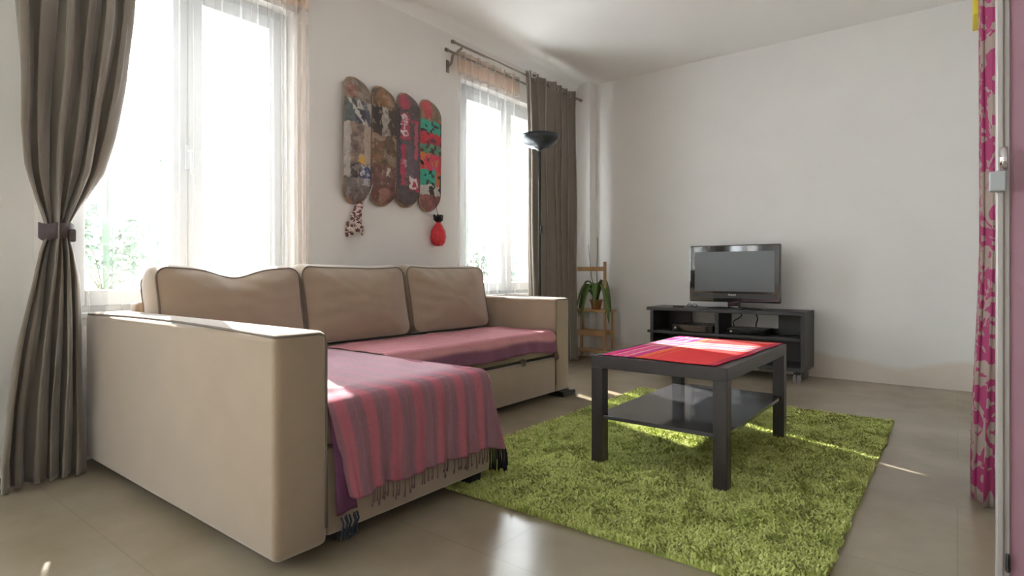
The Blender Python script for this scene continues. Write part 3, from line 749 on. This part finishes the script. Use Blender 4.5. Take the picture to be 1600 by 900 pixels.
for k, (yc, zt, zb) in enumerate(((2.19, 1.987, 1.222), (2.396, 1.983, 1.226), (2.602, 1.992, 1.236), (2.803, 1.995, 1.224))):
    L_ = zt - zb; Wd = .198; fn = board_paint(k)
    bt = thing('skateboard_deck', labels[k], 'skateboard', (XW, yc, (zt + zb) / 2), 0, 'skateboard decks on the wall')
    bt.rotation_euler = (radians(-.6), 0, 0)
    def bf(u, v, off=0.0):
        # half width along length: round ends
        e = min(v, 1 - v) * L_; r = Wd / 2 * 1.10
        hw = Wd / 2 if e > r else Wd / 2 * max(0, 1 - ((r - e) / r) ** 2.3) ** .46
        y = (u * 2 - 1) * hw; z = L_ / 2 - v * L_
        conc = .008 * (1 - (u * 2 - 1) ** 2)
        kick = .040 * (max(0, .15 - min(v, 1 - v)) / .15) ** 1.5
        return (.055 - kick + conc - off, y, z)
    vv = [0.5 - .5 * cos(pi * i / 110) for i in range(111)]
    def bf2(u, v): return bf(u, .5 - .5 * cos(pi * (v * .82 + .09)) if False else v)
    g = grid('graphic', 64, 240, lambda u, v: bf(u, v), 'deck', bt, fn)
    g2 = grid('deck_board', 12, 200, lambda u, v: bf(u, v, .0065), 'maple', bt, None, thick=.011)
    for vz in (.22, .78):
        for uu in (.38, .62):
            for dv in (-.035, .035):
                bm = bmesh.new(); p = Vector(bf(uu, vz + dv)); bmesh.ops.create_cone(bm, cap_ends=True, segments=10, radius1=.0035, radius2=.0035, depth=.002, matrix=Matrix.Translation(p + Vector((.001, 0, 0))) @ Matrix.Rotation(pi / 2, 4, 'Y'))
                obj('bolt', bm, 'steel', bt)
    for vz in (.25, .75): box('wall_mount', 0.001, .045, -.03, .03, L_ * (.5 - vz) - .02, L_ * (.5 - vz) + .02, 'plastic', bt)

# bead garland hanging off the first deck
bm = bmesh.new(); rnd = random.Random(5)
by, bz = 2.23, 1.215
pts = []
for i in range(300):
    t = i / 300
    a = t * 2 * pi * 5 + rnd.uniform(-.4, .4)
    cz = bz - .02 - .14 * min(1, t * 1.15) + rnd.uniform(-.018, .018); cy = by - .012 - .03 * sin(t * 2.2)
    rr = .014 + .042 * sstep(.2, .8, t)
    pts.append((XW + .03 + .012 * sin(a * 1.3), cy + rr * cos(a), cz + .018 * sin(a * 1.7)))
vcols = []
for p in pts:
    n0 = len(bm.verts); bmesh.ops.create_icosphere(bm, subdivisions=2, radius=rnd.uniform(.008, .0105), matrix=Matrix.Translation(p)); c = lin((222, 204, 198)) if rnd.random() < .5 else lin((112, 66, 68)); vcols += [c] * (len(bm.verts) - n0)
me = bpy.data.meshes.new('beads'); bm.to_mesh(me); bm.free()
at = me.color_attributes.new('col', 'FLOAT_COLOR', 'POINT'); at.data.foreach_set('color', [q for c in vcols for q in (*c, 1.0)])
gb = thing('bead_garland', 'brown and white bead garland hanging below the leftmost skateboard deck', 'garland')
link('beads', me, 'bead', gb, True)
bm = bmesh.new(); tube(bm, [(XW + .10, by + .035, bz + .12), (XW + .072, by + .03, bz + .05), (XW + .04, by + .01, bz - .02)], .0022, 6); tube(bm, [(XW + .07, by + .02, bz + .06), (XW + .05, by + .012, bz - .01)], .0022, 6); obj('string', bm, 'label', gb)
# red pouch
pg = thing('hanging_pouch', 'red pouch with black neck hanging below the teal and red deck', 'pouch')
py_, pz_ = 2.875, 1.075
bm = bmesh.new(); lathe(bm, [(0, -.092), (.03, -.088), (.052, -.065), (.058, -.03), (.05, .015), (.032, .05), (.018, .07), (.014, .08)], (0, 0, 0), 40)
for v in bm.verts:
    a = math.atan2(v.co.y, v.co.x); q = 1 + .10 * sin(a * 8 + v.co.z * 20); v.co = Vector((XW + .055 + v.co.x * q * .8, py_ + v.co.y * q, pz_ + v.co.z))
obj('bag', bm, 'red', pg, True)
bm = bmesh.new()
for k in range(9):
    a = k * 2 * pi / 9; tube(bm, [(XW + .055, py_, pz_ + .078), (XW + .055 + .02 * cos(a), py_ + .024 * sin(a), pz_ + .10), (XW + .055 + .022 * cos(a), py_ + .036 * sin(a), pz_ + .128 - .02 * (k % 2))], [.012, .014, .008], 8)
bmesh.ops.create_uvsphere(bm, u_segments=16, v_segments=10, radius=.026, matrix=Matrix.Translation((XW + .055, py_, pz_ + .10)))
obj('neck_bow', bm, 'blackcloth', pg, True)
bm = bmesh.new(); tube(bm, [(XW + .055, py_, pz_ + .11), (XW + .066, py_ - .03, pz_ + .17), (XW + .068, py_ - .04, pz_ + .25)], .002, 6); obj('cord', bm, 'blackcloth', pg)

# ------------------------------------------------------------------ curtain rods and curtains
def rod(y0, y1, label):
    r = thing('curtain_rod', label, 'curtain rod')
    for x, z, e in ((-2.875, 2.385, .0), (-2.785, 2.41, .03)):
        bm = bmesh.new(); tube(bm, [(x, y0 - e, z), (x, y1 + e, z)], .0085, 12); obj('pole', bm, 'rod', r, True)
        for yy in (y0 - e, y1 + e):
            bm = bmesh.new(); tube(bm, [(x, yy - .012, z), (x, yy + .012, z)], .013, 12); obj('finial', bm, 'rod', r, True)
    for yy in (y0 + .06, y1 - .06):
        bm = bmesh.new(); tube(bm, [(XW + .004, yy, 2.29), (-2.89, yy, 2.31), (-2.875, yy, 2.365), (-2.83, yy, 2.375), (-2.785, yy, 2.395)], .009, 8); bx(bm, XW, XW + .008, yy - .014, yy + .014, 2.25, 2.34, .002)
        obj('bracket', bm, 'rod', r, True)
    return r
rod(.45, 1.87, 'bronze double curtain rod above the left window')
rod(2.96, 4.62, 'bronze double curtain rod above the window nearest the corner')

def eyelet(parent, x, y, z, nx, ny, name='eyelet'):
    bm = bmesh.new(); d = Vector((nx, ny, 0)).normalized(); s = Vector((-d.y, d.x, 0)); 
    tube(bm, [Vector((x, y, z)) + (s * cos(a * pi / 8) + Vector((0, 0, 1)) * sin(a * pi / 8)) * .021 for a in range(16)], .0045, 8, closed=True)
    obj(name, bm, 'steel', parent, True)

# taupe curtain tied back at the left window
tab = [  # z, y-left, y-right, fold depth
    (0.005, .512, .765, .062), (.10, .512, .768, .062), (.30, .532, .768, .056), (.50, .562, .768, .052), (.65, .590, .765, .048), (.78, .612, .758, .045), (.88, .632, .742, .040),
    (.925, .648, .728, .036), (.955, .652, .722, .034), (.985, .650, .728, .036), (1.03, .636, .752, .042), (1.10, .612, .792, .048), (1.20, .588, .840, .052), (1.35, .576, .874, .055),
    (1.60, .572, .915, .055), (1.85, .570, .945, .052), (2.20, .568, .965, .048), (2.445, .566, .975, .040)]
NF = 5.5
def cur1(u, v):
    z = 2.445 * v + .008 * (1 - v); a, b, dp = interp(tab, z)
    t = u; ph = t * NF * 2 * pi + .5 * sin(z * 2.1) + .8 * sin(t * 9)
    near = exp(-((z - .955) / .16) ** 2)
    y = lerp(a, b, t) + (b - a) * .10 * sin(ph * 2 + .6) / NF * 3.0 * (1 - near * .5)
    x = -2.775 + dp * sin(ph) * (.75 + .35 * sin(t * 17 + 2)) + .028 * sin(pi * t) * near
    x += .014 * sin(t * 40 + z * 5) * sstep(.955, .4, z) + .010 * sin(z * 9 + t * 14)
    # body leans a little into the room low down
    x += .02 * (1 - sstep(0, .9, z))
    return (x, y, z)
c1 = grid('curtain', 260, 150, cur1, 'taupe', None, thick=.004)
tag(c1, 'taupe curtain gathered by a tieback at the left window', 'curtain')
bm = bmesh.new()
ell = [(-2.772 + .062 * cos(a), .687 + .054 * sin(a)) for a in [k * 2 * pi / 40 for k in range(40)]]
for z0, z1 in ((.925, .985),):
    A = [bm.verts.new((x, y, z0 + .006 * sin(i * .5))) for i, (x, y) in enumerate(ell)]; B = [bm.verts.new((x, y, z1 + .004 * sin(i * .5))) for i, (x, y) in enumerate(ell)]
    for i in range(40): bm.faces.new((A[i], A[(i + 1) % 40], B[(i + 1) % 40], B[i]))
o = obj('tieback', bm, 'tie', c1, True); s = o.modifiers.new('s', 'SOLIDIFY'); s.thickness = .006
bm = bmesh.new(); bx(bm, -2.722, -2.706, .712, .735, .915, .965, .006, 2); obj('knot', bm, 'tie', c1, True)
for k in range(8):
    eyelet(c1, -2.775, .60 + .048 * k, 2.41, .9, .3 * (-1) ** k)
# right taupe curtain
def cur2(u, v):
    z = 2.45 * v + .006 * (1 - v); y0 = lerp(3.845, 3.785, v); y1 = lerp(4.54, 4.53, v)
    ph = u * 6.5 * 2 * pi + .25 * sin(z * 1.3) + .5 * sin(u * 8)
    y = lerp(y0, y1, u) + .018 * sin(ph * 2)
    return (-2.785 + (.052 - .014 * v) * sin(ph) * (.8 + .3 * sin(u * 15)) + .006 * sin(z * 4 + u * 9), y, z)
c2 = grid('curtain', 230, 90, cur2, 'taupe', None, thick=.004)
tag(c2, 'long taupe curtain hanging straight beside the far corner, behind the floor lamp', 'curtain')
eyelet(c2, -2.722, 3.815, 2.405, 1, -.75)
for k in range(6): eyelet(c2, -2.785, 3.92 + .105 * k, 2.41, .8, .5 * (-1) ** k)

PEACH = (.90, .68, .54); VO = (.88, .88, .86)
def sheer(y0, y1, nf, label, amp=.022, bunch=None, zb=.02, warm=0.0):
    def f(u, v):
        z = 2.425 * v + zb * (1 - v)
        uu = u if not bunch else bunch(u)
        y = lerp(y0, y1, uu)
        ph = u * nf * 2 * pi + .35 * sin(z * 1.7 + u * 5)
        return (-2.879 + amp * sin(ph) * (.5 + .5 * vnoise(u * 12, 4)), y + .012 * sin(ph * 2 + 1), z)
    def cf(u, v):
        z = 2.425 * v
        return mixc(VO, PEACH, sstep(2.24, 2.27, z) * .9 + .12 * (vnoise(u * 30, z * .6)) + warm * sstep(.72, .95, u) * (1 - sstep(2.2, 2.24, z)))
    s = grid('sheer_curtain', 200, 70, f, 'sheer', None, cf)
    return tag(s, label, 'sheer curtain')
def bun1(u): return u ** .72 if True else u
s1 = sheer(.63, 1.845, 13, 'white voile curtain over the left window behind the sofa', bunch=lambda u: 1 - (1 - u) ** 1.35, warm=.42)
s2 = sheer(3.07, 3.815, 8, 'white voile curtain with peach header over the window nearest the corner', bunch=lambda u: u ** 1.3)
for y in (3.11, 3.28, 3.45, 3.62, 3.76): eyelet(s2, -2.853, y, 2.375, 1, -.6)
for k in range(8): eyelet(s1, -2.872, .70 + .155 * k, 2.385, 1, .12)

# magenta damask curtain at the right
def cur3(u, v):
    z = 2.55 * v + .015 * (1 - v); ph = u * 4.5 * 2 * pi + .5 * sin(z * 1.1)
    low = 1 - sstep(0, 1.0, z)
    return (.088 - .020 * low - .006 * v + (.018 + .010 * low) * sin(ph), lerp(2.50 - .03 * low, 2.92 - .02 * low, u) + .015 * sin(2 * ph), z)
c3 = grid('curtain', 120, 60, cur3, 'damask', None, thick=.004)
tag(c3, 'magenta and beige patterned curtain hanging along the right wall', 'curtain')
r3 = thing('curtain_rail', 'thin white rail carrying the magenta patterned curtain', 'curtain rail')
box('rail', .072, .096, 2.40, 3.05, 2.575, 2.60, 'white', r3, .003)
box('rail_fixing', .066, XR, 2.7, 2.73, 2.60, H, 'white', r3, .002)

# ------------------------------------------------------------------ sliding door at right
sdoor = bpy.data.objects.new('door_1', None); COL.objects.link(sdoor); sdoor['kind'] = 'structure'
bm = bmesh.new()
bx(bm, .0745, .0885, 1.83, 1.875, .01, 2.5, .003); bx(bm, .0885, .100, 1.838, 1.87, .01, 2.5, .002); bx(bm, 1.02, 1.045, 1.83, 1.875, .01, 2.5, .003)
bx(bm, .0885, 1.02, 1.835, 1.872, .01, .035, .002); bx(bm, .0885, 1.02, 1.835, 1.872, 2.47, 2.5, .002)
obj('door_frame', bm, 'alu', sdoor)
box('door_panel', .099, 1.02, 1.846, 1.866, .035, 2.47, 'mauve', sdoor)
bm = bmesh.new(); tube(bm, [(.088, 1.815, 1.040), (.088, 1.815, 1.095)], .0078, 16); tube(bm, [(.088, 1.83, 1.05), (.088, 1.815, 1.05)], .004, 8); obj('handle', bm, 'chrome', sdoor, True)
bm = bmesh.new(); bx(bm, .0605, .092, 1.805, 1.832, .990, 1.038, .003); obj('latch', bm, 'greyplastic', sdoor)
box('rubber_bumper', .092, .101, 1.828, 1.838, .07, .115, 'plastic', sdoor, .004)

# ------------------------------------------------------------------ floor lamp
LX, LY, LZ = -2.55, 3.645, 1.855
lamp = thing('floor_lamp', 'dark metal torchiere floor lamp standing behind the far armrest', 'floor lamp', (LX, LY, 0))
bm = bmesh.new(); lathe(bm, [(0, .028), (.02, .028), (.06, .024), (.125, .018), (.135, .010), (.135, 0), (0, 0)], n=40); obj('base', bm, 'lampdark', lamp, True)
bm = bmesh.new(); tube(bm, [(0, 0, .02), (0, 0, LZ - .12)], .011, 14); obj('pole', bm, 'lamppole', lamp, True)
bm = bmesh.new(); lathe(bm, [(.0, -.115), (.020, -.113), (.026, -.102), (.07, -.092), (.115, -.066), (.144, -.034), (.158, 0), (.153, 0), (.138, -.030), (.109, -.060), (.065, -.084), (0, -.09)], (0, 0, LZ), 48); obj('lamp_shade', bm, 'lampdark', lamp, True)
bm = bmesh.new(); tube(bm, [(-.05, 0, LZ - .035), (.05, 0, LZ - .035)], .006, 10); bx(bm, -.012, .012, -.01, .01, LZ - .085, LZ - .035); obj('bulb_holder', bm, 'white', lamp)
bm = bmesh.new(); tube(bm, [(0.016, 0, 1.10), (0.016, 0, 1.16)], .009, 10); obj('switch', bm, 'plastic', lamp, True)

# ------------------------------------------------------------------ plant stand with orchid
st = thing('plant_stand', 'narrow pine plant stand with slatted shelves in the far corner', 'plant stand', (0, 0, 0))
PX0, PX1, PY = -2.86, -2.505, 4.61
for x in (PX0, PX1 - .022):
    box('post', x, x + .022, PY, PY + .024, 0, .90, 'pine', st, .003); box('post', x, x + .022, PY + .15, PY + .174, 0, .44, 'pine', st, .003)
for z in (.835,): box('rail', PX0 + .022, PX1 - .022, PY + .003, PY + .019, z - .02, z + .02, 'pine', st, .003)
bm = bmesh.new()
for k in range(4): bx(bm, PX0 - .005, PX1 + .012, PY - .02 + k * .055, PY + .025 + k * .055, .44, .462, .003)
obj('shelf', bm, 'pine', st)
bm = bmesh.new(); bx(bm, PX0 + .022, PX1 - .022, PY + .003, PY + .02, .22, .268, .003); bx(bm, PX0 + .022, PX1 - .022, PY + .153, PY + .17, .22, .268, .003)
obj('rail', bm, 'pine', st)
bm = bmesh.new()
for k in range(3): bx(bm, PX0 + .022, PX1 - .022, PY + k * .06, PY + .045 + k * .06, .07, .09, .003)
obj('shelf', bm, 'pine', st)

orc = thing('potted_orchid', 'potted orchid with arching green leaves and bare stems on the pine stand', 'plant', (-2.625, 4.66, .4625))
bm = bmesh.new(); lathe(bm, [(0, 0), (.040, 0), (.055, .075), (.060, .078), (.060, .09), (.052, .09), (.048, .07), (0, .07)], n=28); obj('pot', bm, 'terracotta', orc, True)
bm = bmesh.new(); lathe(bm, [(0, .078), (.03, .08), (.050, .073)], n=20); obj('bark', bm, 'soil', orc)
def leaf(bm, az, L, rise, droop, w, base=(0, 0, .08)):
    n = 14; prev = None
    for i in range(n + 1):
        t = i / n; r = L * (t - .18 * t * t); z = rise * 4 * t * (1 - t) * (1 - .25 * t) - droop * t * t
        c = Vector(base) + Vector((cos(az) * r, sin(az) * r, z))
        hw = w * (sin(pi * min(1, .12 + t * .88)) ** .6) * (1 if t < .99 else .1); s = Vector((-sin(az), cos(az), 0))
        row = [bm.verts.new(c - s * hw + Vector((0, 0, .010 * hw / w))), bm.verts.new(c - Vector((0, 0, .004))), bm.verts.new(c + s * hw + Vector((0, 0, .010 * hw / w)))]
        if prev:
            for k in range(2): bm.faces.new((prev[k], prev[k + 1], row[k + 1], row[k]))
        prev = row
for az, L, rise, dr_, w in ((-.45, .24, .22, .20, .036), (-.1, .20, .24, .12, .034), (2.9, .28, .13, .16, .040), (-2.7, .27, .16, .20, .040), (-1.9, .22, .20, .16, .036), (-2.3, .24, .19, .10, .036), (.9, .17, .16, .02, .030), (2.2, .2, .18, .05, .034), (-1.2, .16, .20, .06, .032), (-2.9, .2, .22, .08, .034)):
    bm = bmesh.new(); leaf(bm, az, L, rise, dr_, w)
    o = obj('leaf', bm, 'leaf', orc, True); s = o.modifiers.new('s', 'SOLIDIFY'); s.thickness = .003
for pts in ([(0, 0, .08), (-.05, 0, .3), (-.075, .0, .5), (-.082, 0, .60)], [(0.01, .01, .08), (.0, .01, .35), (.01, .01, .55), (.005, .01, .665)]):
    bm = bmesh.new(); tube(bm, pts, [.004, .0035, .003, .0025], 8); obj('stem', bm, 'stem', orc, True)

# ------------------------------------------------------------------ plants outside the windows
def outside_plant(x, y, h, n, label, seed, spread=.2, blades=4):
    rnd = random.Random(seed)
    t = thing('balcony_plant', label, 'plant', (x, y, .52))
    bm = bmesh.new(); lathe(bm, [(0, 0), (.09, 0), (.12, .17), (.13, .17), (.13, .19), (.11, .19), (.10, .16), (0, .16)], n=24); obj('pot', bm, 'concrete', t, True)
    bs = bmesh.new(); bl = bmesh.new()
    for k in range(6):
        a = rnd.uniform(0, 2 * pi); r = rnd.uniform(.05, spread); tip = Vector((r * cos(a), r * sin(a), rnd.uniform(.5, 1) * h))
        mid = tip * .5 + Vector((rnd.uniform(-.03, .03), rnd.uniform(-.03, .03), .03)); tube(bs, [(0, 0, .16), mid, tip], [.005, .004, .002], 6)
        for q in range(n):
            s = rnd.uniform(.35, 1.0); p = mid.lerp(tip, (s - .35) / .65) + Vector([rnd.uniform(-.05, .05) for _ in range(3)])
            leaf(bl, rnd.uniform(0, 2 * pi), rnd.uniform(.04, .09), rnd.uniform(0, .02), rnd.uniform(0, .05), rnd.uniform(.012, .022), p)
    for k in range(blades): leaf(bl, rnd.uniform(0, 2 * pi), .05 + .03 * k, h * 1.1, -h * rnd.uniform(.8, 1.2), .014, (rnd.uniform(-.05, .05), rnd.uniform(-.05, .05), .16))
    obj('stems', bs, 'stem', t, True); obj('foliage', bl, 'garden', t)
outside_plant(-3.55, 1.08, .60, 26, 'leafy plant on the ledge outside the left pane of the left window', 1, .24)
outside_plant(-3.78, 1.50, .60, 5, 'tall bladed plant on the ledge outside the middle of the left window', 2, .10, 7)
outside_plant(-3.50, 4.46, .52, 12, 'leafy plant on the ledge at the right end of the far window', 3, .15)
outside_plant(-3.50, 3.88, .56, 22, 'leafy plant on the ledge outside the left pane of the far window', 6, .22)
